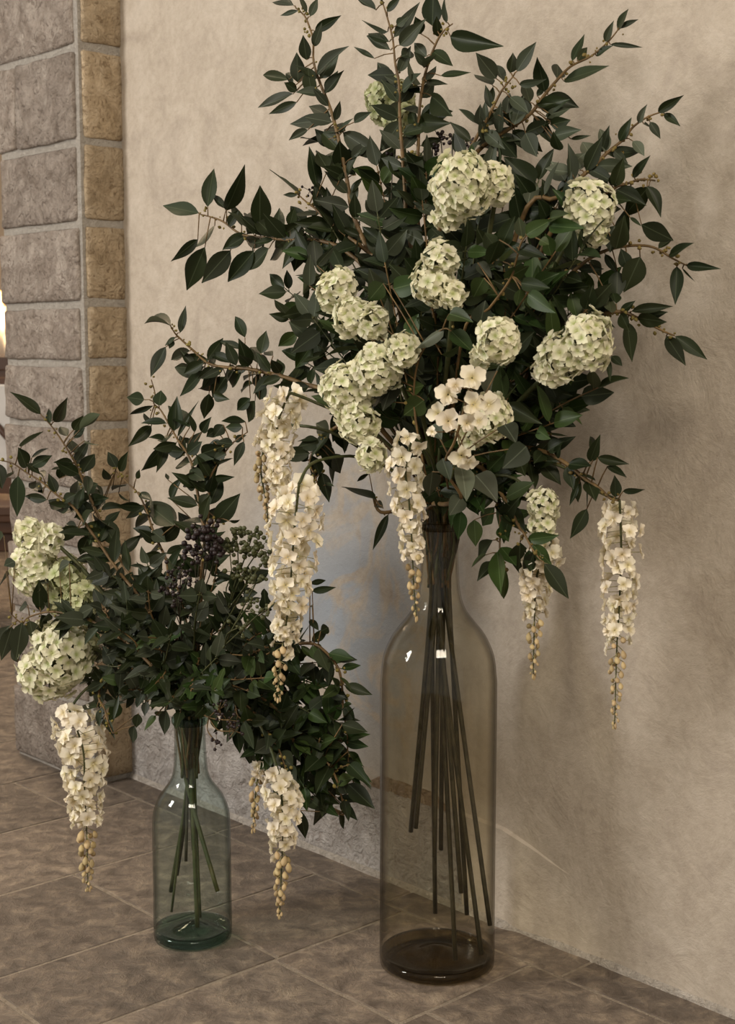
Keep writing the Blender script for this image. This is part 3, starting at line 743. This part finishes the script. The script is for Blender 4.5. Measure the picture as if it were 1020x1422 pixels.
NEAR_BIG = [(543, 150, 'the lime green hydrangea'), (645, 255, 'the large drooping cream hydrangea'), (818, 293, 'the round wall side hydrangea'), (610, 380, 'the loose cream hydrangea'), (480, 415, 'the stepped cream hydrangea'), (500, 540, 'the hook shaped hydrangea'), (690, 477, 'the small round hydrangea'), (800, 485, 'the two part hydrangea'), (650, 570, 'the orchid like spray'), (752, 690, 'the small hanging hydrangea'), (390, 440, 'the branch over the short bottle'), (617, 700, 'the tall bottle mouth'), (420, 330, 'the level branch'), (740, 370, 'the sprig of broad fresh leaves')]
NEAR_SMALL = [(285, 760, 'the maroon berry spray'), (240, 810, 'the second dark berry spray'), (340, 770, 'the green bud spray'), (90, 820, 'the leaf covered hydrangea'), (80, 920, 'the big round hydrangea'), (390, 880, 'the longest hanging blossom'), (265, 990, 'the short bottle mouth'), (350, 850, 'the tiny green buds'), (180, 880, 'the drooping dark branch'), (180, 950, 'the low dangling sprig'), (310, 990, 'the brown seed spray'), (400, 1060, 'the lower right blossom'), (450, 990, 'the long trailing branch'), (260, 890, 'the middle of the short bouquet')]
WORD = {'dark': 'dark green', 'grey': 'grey green', 'fresh': 'fresh green'}
SHW = {'lance': 'narrow', 'ovate': 'broad', 'ivy': 'lobed'}
grp = 'filler twigs of the tall bouquet'
for gy in range(7):
    for gx in range(8):
        x = 415 + gx * 58 + RND.uniform(-20, 20); y = 235 + gy * 62 + RND.uniform(-20, 20)
        ex = (x - 625) / 245; ey = (y - 440) / 235
        if ex * ex + ey * ey > 1.0: continue
        if y > 590 and x < 540: continue
        edge = math.sqrt(max(0, 1 - (ex * ex + ey * ey)))
        w = .22 + .20 * edge * RND.uniform(.3, 1) - .06 * max(0, ex)
        twig(x, y, w, BIG, None, grp, ('dark', 'dark', 'dark', 'grey', 'fresh') if x < 700 else ('dark', 'dark', 'fresh'), RND.choice(('ovate', 'lance', 'ovate')), .052, .5)
for x, y, w in ((420, 330, .26), (400, 440, .28), (395, 400, .26), (430, 470, .3), (470, 560, .33), (700, 650, .28), (740, 640, .24), (660, 690, .3), (610, 690, .3), (690, 700, .28), (640, 710, .26), (720, 600, .2), (790, 350, .16), (830, 400, .16), (760, 330, .15), (700, 280, .14), (560, 250, .16), (780, 560, .18), (440, 350, .2)):
    twig(x, y, w, BIG, None, grp, ('dark', 'dark', 'fresh'), 'lance', .05, .46)

# ------------------------------------------------------------------ hydrangeas
def hydrangea(label, lobes, w, vase, kind='cream', size_px=21, foot=True, loose=0.0, smat='green_stem', tail=()):
    ctrs = [(at_w(x, y, w + dw), rx * 1.12, ry * 1.12) for x, y, rx, ry, dw in lobes]
    c0 = ctrs[-1][0]; mp = m_per_px(c0)
    wp = vase.way(foot)
    path = smooth_path([ctrs[0][0]] + [c[0] for c in ctrs[1:]] + [c0.lerp(wp[0], .5) + UP * .02] + wp, 5)
    root = thing('hydrangea', wp[0], label, 'flower', 'hydrangeas of the ' + ('tall' if vase is BIG else 'short') + ' bottle')
    tb = Tubes(); m = len(path); tb.add(path, [.0018 + .0024 * min(1, 2 * i / m) for i in range(m)], 6)
    sz = size_px * 1.14 * mp
    V = (c0 - CAMP).normalized(); R = V.cross(UP).normalized(); U = R.cross(V)
    count = 0
    for ci, (c, rx, ry) in enumerate(ctrs):
        ax, ay = rx * mp, ry * mp; az = (ax + ay) / 2 * .9
        n = int(4 * math.pi * ((ax * ay + ax * az + ay * az) / 3) / (sz * sz * .62))
        tb.add([c - U * ay * .3, c + U * ay * .3], ax * .35, 6)
        for k in range(n):
            if count > 270: break
            z = 1 - 2 * (k + .5) / n; ph = k * 2.39996 + ci; r = math.sqrt(1 - z * z)
            dl = Vector((r * math.cos(ph), z, r * math.sin(ph)))            # R, U, V components
            jit = 1 - sz * .38 / max(ax, ay) + RND.uniform(-.16, .09) - loose * RND.random()
            p = c + (R * dl.x * ax + U * dl.y * ay + V * dl.z * az) * jit
            nrm = (R * dl.x / ax + U * dl.y / ay + V * dl.z / az).normalized()
            if any(j != ci and ((p - c2).dot(R) / (rx2 * mp)) ** 2 + ((p - c2).dot(U) / (ry2 * mp)) ** 2 + ((p - c2).dot(V) / (rx2 * mp)) ** 2 < .45 for j, (c2, rx2, ry2) in enumerate(ctrs)): continue
            p = clear_wall(p, .012); nn = (nrm + rv(.26)).normalized()
            M4 = frame(p, nn.orthogonal(), nn) @ Matrix.Rotation(RND.uniform(0, 6.28), 4, 'Z')
            s = sz * RND.uniform(.86, 1.12)
            put('floret', RND.choice(FLORET[kind]), root, M4, (s, s, s)); count += 1
            tb.add([c.lerp(p, .35), p - nn * sz * .02], .0006, 3)
    link('stem', tb.mesh('stem', M[smat], root.location), root)
hydrangea('lime green hydrangea half hidden behind the tallest branches', [(540, 140, 34, 36, 0), (556, 166, 24, 28, 0)], .20, BIG, 'lime', 17)
hydrangea('large cream hydrangea drooping to a point below the black berries', [(622, 300, 26, 22, .02), (640, 258, 42, 46, .02), (688, 256, 26, 32, -.03)], .37, BIG)
hydrangea('round cream hydrangea on the wall side of the bouquet', [(822, 325, 24, 22, 0), (818, 287, 38, 40, 0)], .24, BIG, size_px=20)
hydrangea('loose cream hydrangea beneath the large drooping one', [(612, 358, 30, 26, 0), (602, 392, 34, 34, 0), (628, 410, 20, 24, 0)], .42, BIG, loose=.12, size_px=20)
hydrangea('stepped cream hydrangea below the broad grey green leaves', [(468, 403, 30, 34, 0), (492, 440, 32, 30, 0), (520, 448, 22, 26, 0)], .42, BIG, size_px=20)
hydrangea('largest hook shaped yellow green hydrangea in the bouquet front', [(514, 632, 25, 26, .01), (497, 586, 32, 32, .01), (482, 540, 40, 40, .01), (525, 512, 36, 38, 0), (558, 487, 24, 28, 0)], .44, BIG, size_px=21)
hydrangea('small round cream hydrangea above the white orchid like blossoms', [(690, 474, 31, 34, 0), (668, 496, 18, 20, -.02)], .45, BIG, size_px=21)
hydrangea('broad two part cream hydrangea low on the wall side', [(818, 474, 33, 42, 0), (785, 492, 36, 34, .01), (765, 512, 28, 26, .01)], .28, BIG, size_px=20)
hydrangea('cream hydrangea tucked behind the white orchid like blossoms', [(682, 578, 28, 34, 0), (655, 598, 26, 26, 0)], .40, BIG, size_px=20)
hydrangea('small cream hydrangea hanging above the short blossom tail', [(752, 728, 22, 20, 0), (754, 702, 24, 26, 0)], .28, BIG, size_px=18)
hydrangea('faint cream blossom spray behind the brown stems', [(578, 235, 18, 30, 0), (562, 318, 20, 24, 0)], .20, BIG, 'lime', 19, loose=.4, foot=False)
hydrangea('shaded green cream hydrangea by the pillar edge', [(40, 742, 22, 26, 0), (48, 790, 32, 44, 0), (70, 750, 20, 22, 0)], .62, SMALL, 'cream', 19, loose=.1)
hydrangea('leaf covered cream hydrangea in the short bottle bouquet', [(92, 800, 28, 34, 0), (112, 832, 28, 30, 0), (85, 830, 22, 28, 0)], .58, SMALL, 'lime', 19, loose=.2)
hydrangea('big round cream hydrangea leaning out of the short bottle', [(70, 930, 46, 40, 0), (88, 905, 38, 44, 0), (62, 880, 22, 24, 0)], .60, SMALL, 'cream', 20)
hydrangea('pale blossom knot behind the big round hydrangea', [(118, 900, 20, 34, 0)], .56, SMALL, 'lime', 18, loose=.3, foot=False)

# ------------------------------------------------------------------ hanging blossom racemes
def raceme(label, lead, axis, w, rmax, vase, dw=0.0, size_px=25, bud_from=.72, prof=None, foot=True, dens=1.0, top=.10):
    axp = [at_w(x, y, w + dw * i / max(1, len(axis) - 1)) for i, (x, y) in enumerate(axis)]
    ldp = [at_w(x, y, w_) for x, y, w_ in lead]
    wp = vase.way(foot)
    ax = smooth_path(axp, 12)
    back = smooth_path([axp[0]] + ldp + wp, 5)
    root = thing('hanging_blossom', wp[0], label, 'flower', 'hanging blossoms of the ' + ('tall' if vase is BIG else 'short') + ' bottle')
    tb = Tubes(); pd = Tubes(); m = len(ax)
    tb.add(ax, [.0022 - .0014 * i / m for i in range(m)], 6)
    tb.add(back, .0026, 6)
    mp = m_per_px(axp[0]); total = sum((ax[i + 1] - ax[i]).length for i in range(m - 1))
    acc, nxt, k = 0.0, .004, 0
    V = (axp[0] - CAMP).normalized()
    for i in range(m - 1):
        seg = (ax[i + 1] - ax[i]); L = seg.length; t_ = seg.normalized()
        while nxt < acc + L:
            s = nxt / total; p = ax[i] + seg * ((nxt - acc) / L)
            env = (min(1, .55 + s / top * .45)) * (1 if s < .18 else (1 - ((s - .18) / .82) ** 1.15 * .80))
            k += 1; ph = k * 2.39996 + RND.uniform(-.3, .3)
            e1 = t_.cross(V).normalized(); e2 = t_.cross(e1)
            out = e1 * math.cos(ph) + e2 * math.sin(ph)
            isbud = s > bud_from - .06 + RND.uniform(-.09, .09)
            fs = size_px * mp * (1 - .45 * max(0, (s - .3) / .7)) * RND.uniform(.85, 1.15)
            R_ = rmax * mp * env
            if isbud:
                d = (out * .9 + t_ * RND.uniform(.2, .7)).normalized()
                L_ = fs * .74 * (1 - .45 * max(0, (s - .8) / .2)); q = p + d * max(R_ * .55, .004)
                put('bud', BUD, root, frame(q, Vector((1, 0, 0)) + rv(.1), d), (L_ * .80, L_ * .80, L_ * .9))
                pd.add([p, q], .0007, 4); nxt += .0042 / dens
            else:
                q = clear_wall(p + out * max((R_ - fs * .30) * RND.choice((1, 1, 1, .55)), .003) + t_ * RND.uniform(-.004, .008), .014)
                d = (out * 1.0 + t_ * RND.uniform(-.1, .5) + rv(.18)).normalized()
                M4 = frame(q, -t_ + rv(.25), d)
                put('blossom', RND.choice(PEA), root, M4, (fs, fs, fs))
                pd.add([p, q - d * fs * .02], .0006, 4)
                nxt += .0036 / dens * (fs / (24 * mp)) ** 1.2
        acc += L
    for _ in range(3):
        d = (-UP + rv(.3)).normalized(); put('bud', BUD, root, frame(ax[-1] + rv(.002), Vector((1, 0, 0)), d), (.005, .005, .009))
    link('stem', tb.mesh('stem', M['green_stem'], root.location), root)
    tag(link('pedicels', pd.mesh('pedicels', M['pedicel'], root.location), root), kind='stuff')
raceme('upper cream blossom hanging at the left of the tall bouquet', [(440, 560, .42), (520, 600, .36)], [(402, 545), (385, 590), (386, 640), (392, 690), (398, 715)], .46, 34, BIG, bud_from=1.1, dens=1.0, size_px=27)
raceme('thin side string of buds beside the upper cream blossom', [(400, 590, .40), (480, 610, .36)], [(372, 600), (362, 650), (370, 700), (372, 738)], .42, 18, BIG, bud_from=.25, size_px=19, foot=False)
raceme('longest thick cream blossom hanging over the short bouquet', [(440, 640, .50), (520, 640, .38)], [(415, 672), (408, 740), (404, 800), (398, 860), (390, 910), (385, 966)], .55, 43, BIG, size_px=29, bud_from=.80, dens=1.15)
raceme('cream blossom hanging in front of the tall bottle neck', [(600, 640, .36)], [(573, 606), (563, 650), (568, 700), (572, 760), (574, 810), (578, 856)], .43, 32, BIG, size_px=27, bud_from=.70, dens=.85)
raceme('short cream blossom tail under the small hanging hydrangea', [(740, 690, .27), (690, 660, .28)], [(764, 752), (745, 800), (742, 850), (740, 936)], .27, 29, BIG, size_px=23, bud_from=.62)
raceme('long slender cream blossom hanging closest to the plaster wall', [(830, 682, .21), (780, 648, .23), (690, 630, .26)], [(860, 695), (862, 760), (860, 830), (856, 900), (853, 1006)], .20, 34, BIG, size_px=24, bud_from=.70, dens=.95)
raceme('cream blossom hanging from the short bottle on the pillar side', [(130, 950, .55), (200, 940, .50)], [(96, 985), (115, 1040), (117, 1090), (120, 1150), (122, 1232)], .60, 38, SMALL, size_px=26, bud_from=.72)
raceme('cream blossom hanging from the short bottle towards the tall one', [(362, 1010, .50), (310, 960, .48)], [(386, 1072), (392, 1120), (392, 1170), (388, 1270)], .52, 29, SMALL, size_px=24, bud_from=.60)
raceme('thin string of buds beside the lower right hanging blossom', [(350, 1010, .45), (310, 960, .47)], [(362, 1060), (355, 1100), (352, 1150)], .47, 16, SMALL, size_px=17, bud_from=.2, foot=False)
# open cluster of white orchid-like blossoms in front
def cluster():
    spots = [(655, 525, 38, -.2), (622, 548, 36, .3), (608, 575, 30, .9), (622, 585, 34, .5), (657, 562, 36, -.4), (648, 588, 28, 0), (678, 562, 34, -.8), (632, 536, 24, 0), (652, 570, 18, .2), (640, 632, 34, 2.6), (650, 640, 30, 3.4), (664, 585, 26, -.6), (600, 600, 16, .8)]
    wp = BIG.way(); core = at_w(632, 610, .47)
    root = thing('orchid_spray', wp[0], 'open spray of white orchid like blossoms in the front of the tall bouquet', 'flower')
    tb = Tubes(); path = smooth_path([at_w(652, 540, .49), core, at_w(618, 645, .44)] + wp, 6); tb.add(path, .002, 6)
    for x, y, s, rot in spots:
        p = at_w(x, y, .50 + RND.uniform(-.012, .012)); mp = m_per_px(p)
        n = ((CAMP - p).normalized() + Vector(((x - 635) * .012, 0, (590 - y) * .006)) + rv(.14)).normalized()
        put('blossom', RND.choice(PEA), root, frame(p, Quaternion(n, rot) @ UP, n), (s * mp,) * 3)
        i = nearest(path, p); tb.add([path[i], p - n * .002], .0009, 4)
    link('stem', tb.mesh('stem', M['stem'], root.location), root)
cluster()

# ------------------------------------------------------------------ berry sprays
def berries(label, pts, w, vase, me, size_px, n, spread, smat='dark_stem', group=None):
    wp = vase.way(False); tips = [at_w(x, y, w) for x, y in pts]
    c = sum(tips, Vector()) / len(tips)
    root = thing('berry_spray', wp[0], label, 'berries', group); tb = Tubes()
    hub = c.lerp(wp[0], .35)
    tb.add(smooth_path([hub, hub.lerp(wp[0], .5)] + wp, 4), .0016, 5)
    for t in tips:
        path = smooth_path([t, t.lerp(hub, .5) + rv(.006), hub], 4); tb.add(path, .0011, 4)
        for _ in range(n):
            p = clear_wall(t + Vector((RND.gauss(0, spread), RND.gauss(0, spread), RND.gauss(0, spread))), .01); s = size_px * m_per_px(t) * RND.uniform(.75, 1.2)
            put('berry', me, root, frame(p, rv(), rv()), (s, s, s)); i = nearest(path[:3], p); tb.add([path[i], p], .0006, 3)
    link('stem', tb.mesh('stem', M[smat], root.location), root)
berries('black berry spray on top behind the large cream hydrangea', [(612, 196), (628, 190), (648, 196), (600, 205)], .22, BIG, BERRY, 6, 9, .008)
berries('few dark berries among the brown stems', [(545, 218), (430, 265), (552, 330)], .26, BIG, BERRY, 5, 6, .007)
berries('dark maroon berry spray standing up in the short bouquet', [(275, 745), (292, 748), (285, 765), (268, 765), (300, 765), (290, 735)], .56, SMALL, BERRY, 8.5, 12, .010)
berries('second dark berry spray lower beside the maroon one', [(240, 800), (252, 790), (230, 815), (260, 805), (245, 830)], .60, SMALL, BERRY, 6, 9, .009)
berries('green bud spray next to the maroon berries', [(328, 742), (350, 745), (318, 760), (342, 770), (362, 760), (330, 790), (345, 800), (370, 775)], .52, SMALL, GBERRY, 7, 14, .008, 'green_stem')
berries('brown seed spray drooping over the short bottle neck', [(305, 985), (318, 1000), (300, 1030), (325, 1015)], .60, SMALL, BERRY, 5, 10, .009, 'stem')
berries('tiny green buds in the short bouquet beside the long blossom', [(355, 810), (345, 840), (335, 870), (362, 850)], .60, SMALL, GBERRY, 6, 10, .009, 'green_stem')

# ------------------------------------------------------------------ short bottle: outer branches
branch('slim branch of the short bottle tall against the plaster', T5,
  '90,382;105,440;100,480;130,510;170,580;205,640;240,690;260,740;280,840;300,960;310,1100',
  '60,465,-12,455,52;100,490,5,525,22;90,575,0,657,46;250,580,158,484,60;122,490,130,423,52;78,570,60,513,26;152,640,50,782,60;147,650,118,767,42;237,682,180,712,36;150,630,85,615,26;235,680,200,605,30;270,600,250,520,30;300,600,330,545,40;200,620,290,470,24;240,690,300,640,50;300,690,390,660,60;260,740,330,700,60;250,760,310,800,50;280,800,220,850,40;230,810,270,770,40',
  .44, .46, SMALL, extra=6, r1=.003)
branch('forked leafy branch of the short bottle below the upcurved tip', T5,
  '490,600;430,645;400,680;370,730;340,780;330,850;325,960;310,1100',
  '475,640,435,742,36;480,555,385,550,42;390,570,350,620,46;360,590,320,620,40;390,650,300,680,56;350,640,400,690,50;470,580,400,580,40;430,650,360,640,44;380,720,300,740,50;340,780,270,800,56;330,850,350,780,44;330,860,290,920,50;440,640,480,610,30;400,690,340,720,44',
  .42, .46, SMALL, extra=6, r1=.003)
branch('upright stem of the short bottle with one wide pointed leaf', T5,
  '360,960;340,1000;310,1060;300,1140;290,1250',
  '358,977,456,858,72;418,972,456,970,22;172,880,212,783,46;190,990,68,900,82;300,1000,340,930,50;250,1000,200,930,40;320,1040,240,980,50;160,800,150,770,16',
  .44, .47, SMALL, extra=5, r1=.003)
branch('branch of the short bottle rising highest beside the pillar', T6,
  '195,193;240,240;290,310;340,390;375,460;410,545;470,680;560,860;700,1100',
  '190,187,58,76,62;260,222,320,100,48;236,232,230,166,30;320,292,278,238,42;347,262,390,198,46;375,264,470,199,40;400,312,464,343,30;352,372,330,300,52;367,442,365,350,38;365,602,370,480,66;292,442,240,447,20;280,492,302,413,42;410,480,420,560,40;400,545,460,515,56;420,600,500,580,50;410,560,330,620,60;480,690,560,830,90;460,690,420,800,80;430,640,350,680,50;350,300,400,250,40;440,660,520,740,70',
  .60, .52, SMALL, extra=6, r1=.003)
branch('branch of the short bottle stretching out across the pillar stones', T6,
  '0,405;60,420;120,460;200,510;270,570;340,620;400,700;470,800;560,930;700,1120',
  '100,342,210,276,60;125,440,90,345,72;150,392,230,350,42;152,432,247,383,52;85,480,80,672,66;202,562,150,508,42;222,592,120,575,42;292,632,225,590,52;205,490,185,438,30;62,470,28,497,32;330,620,260,640,50;370,720,240,790,60;360,740,300,690,44;390,700,440,640,60;420,760,380,850,60;-10,420,10,540,60;170,500,130,545,30;300,600,350,560,44;130,420,190,470,40',
  .66, .54, SMALL, extra=6, r1=.003)
branch('thin branch of the short bottle crossing the tan stones', T6,
  '545,455;600,510;650,560;690,640;720,730;750,800;790,900;800,1080',
  '550,442,508,363,46;565,457,608,360,42;512,497,488,448,36;530,547,597,513,36;487,592,460,513,56;822,712,690,608,92;480,640,582,615,42;642,492,662,448,32;660,560,720,600,40;700,660,640,720,50;720,730,640,770,50;740,780,810,720,60;720,740,780,790,60;760,820,680,850,60;560,560,600,600,30;690,620,590,680,40',
  .50, .48, SMALL, extra=6, r1=.003)
branch('dark drooping branch of the short bottle beside the big round hydrangea', T7,
  '60,560;110,600;150,570;250,545;360,560;480,600;640,700;800,850',
  '60,620,5,790,70;110,600,80,795,84;150,590,170,680,70;200,520,195,380,70;30,340,-10,440,80;75,290,20,310,60;240,400,200,330,60;140,510,90,530,50;350,300,420,330,60;300,330,350,290,60;400,560,470,520,60;330,560,280,520,40;480,600,420,560,60;20,160,-40,230,80;-10,700,30,620,60;90,800,60,720,40',
  .66, .56, SMALL, keys=('dark', 'grey'), extra=5, r1=.003, wjit=.015)
branch('low sprig of the short bottle dangling above the floor', T7,
  '570,1160;545,1100;530,1040;500,980;520,900;620,850;780,820',
  '490,1030,395,1010,90;520,1080,500,1130,40;530,1090,575,1170,34;700,1060,690,1130,46;680,1120,665,1215,50;740,1000,730,1070,40;840,1040,825,1175,60;600,960,570,1110,20;560,880,440,950,90;540,840,620,860,60;660,900,580,950,70;760,980,680,960,50;820,980,760,1000,40',
  .60, .54, SMALL, keys=('dark', 'grey'), extra=4, r1=.003)
branch('long trailing branch of the short bottle hanging next to the tall bottle', T8,
  '872,1160;850,1080;845,960;830,860;825,770;810,690;760,620;690,580;560,600;380,660',
  '770,622,868,640,50;815,722,861,781,36;800,792,800,718,36;825,932,927,946,56;862,1040,904,1079,26;850,1102,922,1150,50;740,605,690,600,40;830,860,790,800,34;840,940,760,900,56;830,900,880,850,24;845,980,770,1000,60;850,1040,790,1100,60;850,1090,800,1160,50;780,640,770,710,34;735,530,775,510,40;690,480,727,526,28;700,362,797,348,28;690,332,762,316,22;700,430,660,420,40;700,590,720,660,40;820,760,760,740,40;830,850,870,820,20;870,1140,900,1190,30',
  .40, .44, SMALL, keys=('dark', 'fresh'), extra=5, r1=.003)
branch('bushy trailing branch of the short bottle with fresh green tips', T9,
  '430,320;425,270;410,210;380,150;330,90;270,30;200,-40;100,-90',
  '425,15,508,40,42;445,105,491,146,22;450,150,506,206,46;445,215,536,301,52;310,265,360,302,38;405,212,324,363,46;285,305,300,402,38;432,272,446,336,30;415,310,427,366,24;380,150,430,90,50;360,120,300,170,60;340,160,350,240,60;330,90,400,60,56;300,60,240,110,60;380,160,340,230,50;410,210,460,190,40;280,250,265,190,40;300,150,260,230,60;320,200,380,250,54;290,290,310,240,30;440,250,420,200,40;270,40,330,30,56;350,60,400,20,50',
  .42, .46, SMALL, keys=('fresh', 'dark', 'dark'), extra=5, r1=.003, wjit=.03)
branch('hanging twig of the short bottle above the lower right blossom', T9,
  '240,190;220,120;190,60;150,10;80,-60',
  '235,180,200,260,50;215,120,150,160,50;210,110,260,160,56;190,70,130,110,50;120,100,110,150,40;100,70,120,140,30;160,30,90,60,50;200,80,240,30,56;180,40,230,0,50;225,150,270,210,50;70,40,80,110,34',
  .50, .48, SMALL, keys=('dark', 'dark', 'grey'), extra=4, r1=.003)

grp2 = 'filler twigs of the short bouquet'
for gy in range(6):
    for gx in range(8):
        x = 120 + gx * 42 + RND.uniform(-16, 16); y = 795 + gy * 38 + RND.uniform(-15, 15)
        ex = (x - 255) / 165; ey = (y - 885) / 125
        if ex * ex + ey * ey > 1: continue
        w = .44 + .22 * math.sqrt(max(0, 1 - ex * ex - ey * ey)) * RND.uniform(.2, 1)
        twig(x, y, w, SMALL, None, grp2, ('dark', 'grey', 'dark', 'fresh') if y > 840 else ('dark', 'dark', 'grey'), RND.choice(('ivy', 'ovate', 'ovate')), .034, .62, .7, .016, .02)

for x, y, w in ((400, 960, .42), (430, 990, .44), (380, 1000, .46), (450, 1030, .44), (410, 1030, .47), (370, 1040, .48), (440, 920, .40), (400, 900, .40), (350, 1000, .52), (470, 1000, .42), (345, 960, .54), (430, 950, .42), (380, 930, .43), (460, 960, .42)):
    twig(x, y, w, SMALL, None, 'filler twigs of the short bouquet', ('dark', 'dark', 'fresh'), RND.choice(('lance', 'ovate')), .044, .48, .62, .017, .03, droop=.35)

for x, y, w in ((250, 990, .56), (280, 985, .56), (235, 975, .58), (300, 960, .58), (215, 950, .6), (265, 960, .6)):
    twig(x, y, w, SMALL, None, 'filler twigs of the short bouquet', ('fresh', 'fresh', 'dark'), 'ivy', .034, .7, .6, .016, .03)
for x, y, w in ((140, 790, .58), (170, 820, .57), (128, 862, .56), (160, 880, .58), (200, 800, .54), (190, 850, .58), (125, 770, .56), (150, 925, .58), (178, 958, .58), (140, 838, .60), (210, 900, .60), (115, 890, .54)):
    twig(x, y, w, SMALL, None, 'filler twigs of the short bouquet', ('grey', 'grey', 'dark'), 'ovate', .030, .6, .6, .014, .02)
for x, y, w in ((430, 1060, .44), (462, 1080, .43), (478, 1030, .41), (445, 1112, .44), (402, 1075, .46), (472, 1115, .42), (492, 1070, .40)):
    twig(x, y, w, SMALL, None, 'filler twigs of the short bouquet', ('dark', 'fresh'), 'lance', .042, .42, .5, .017, .05, droop=.45)
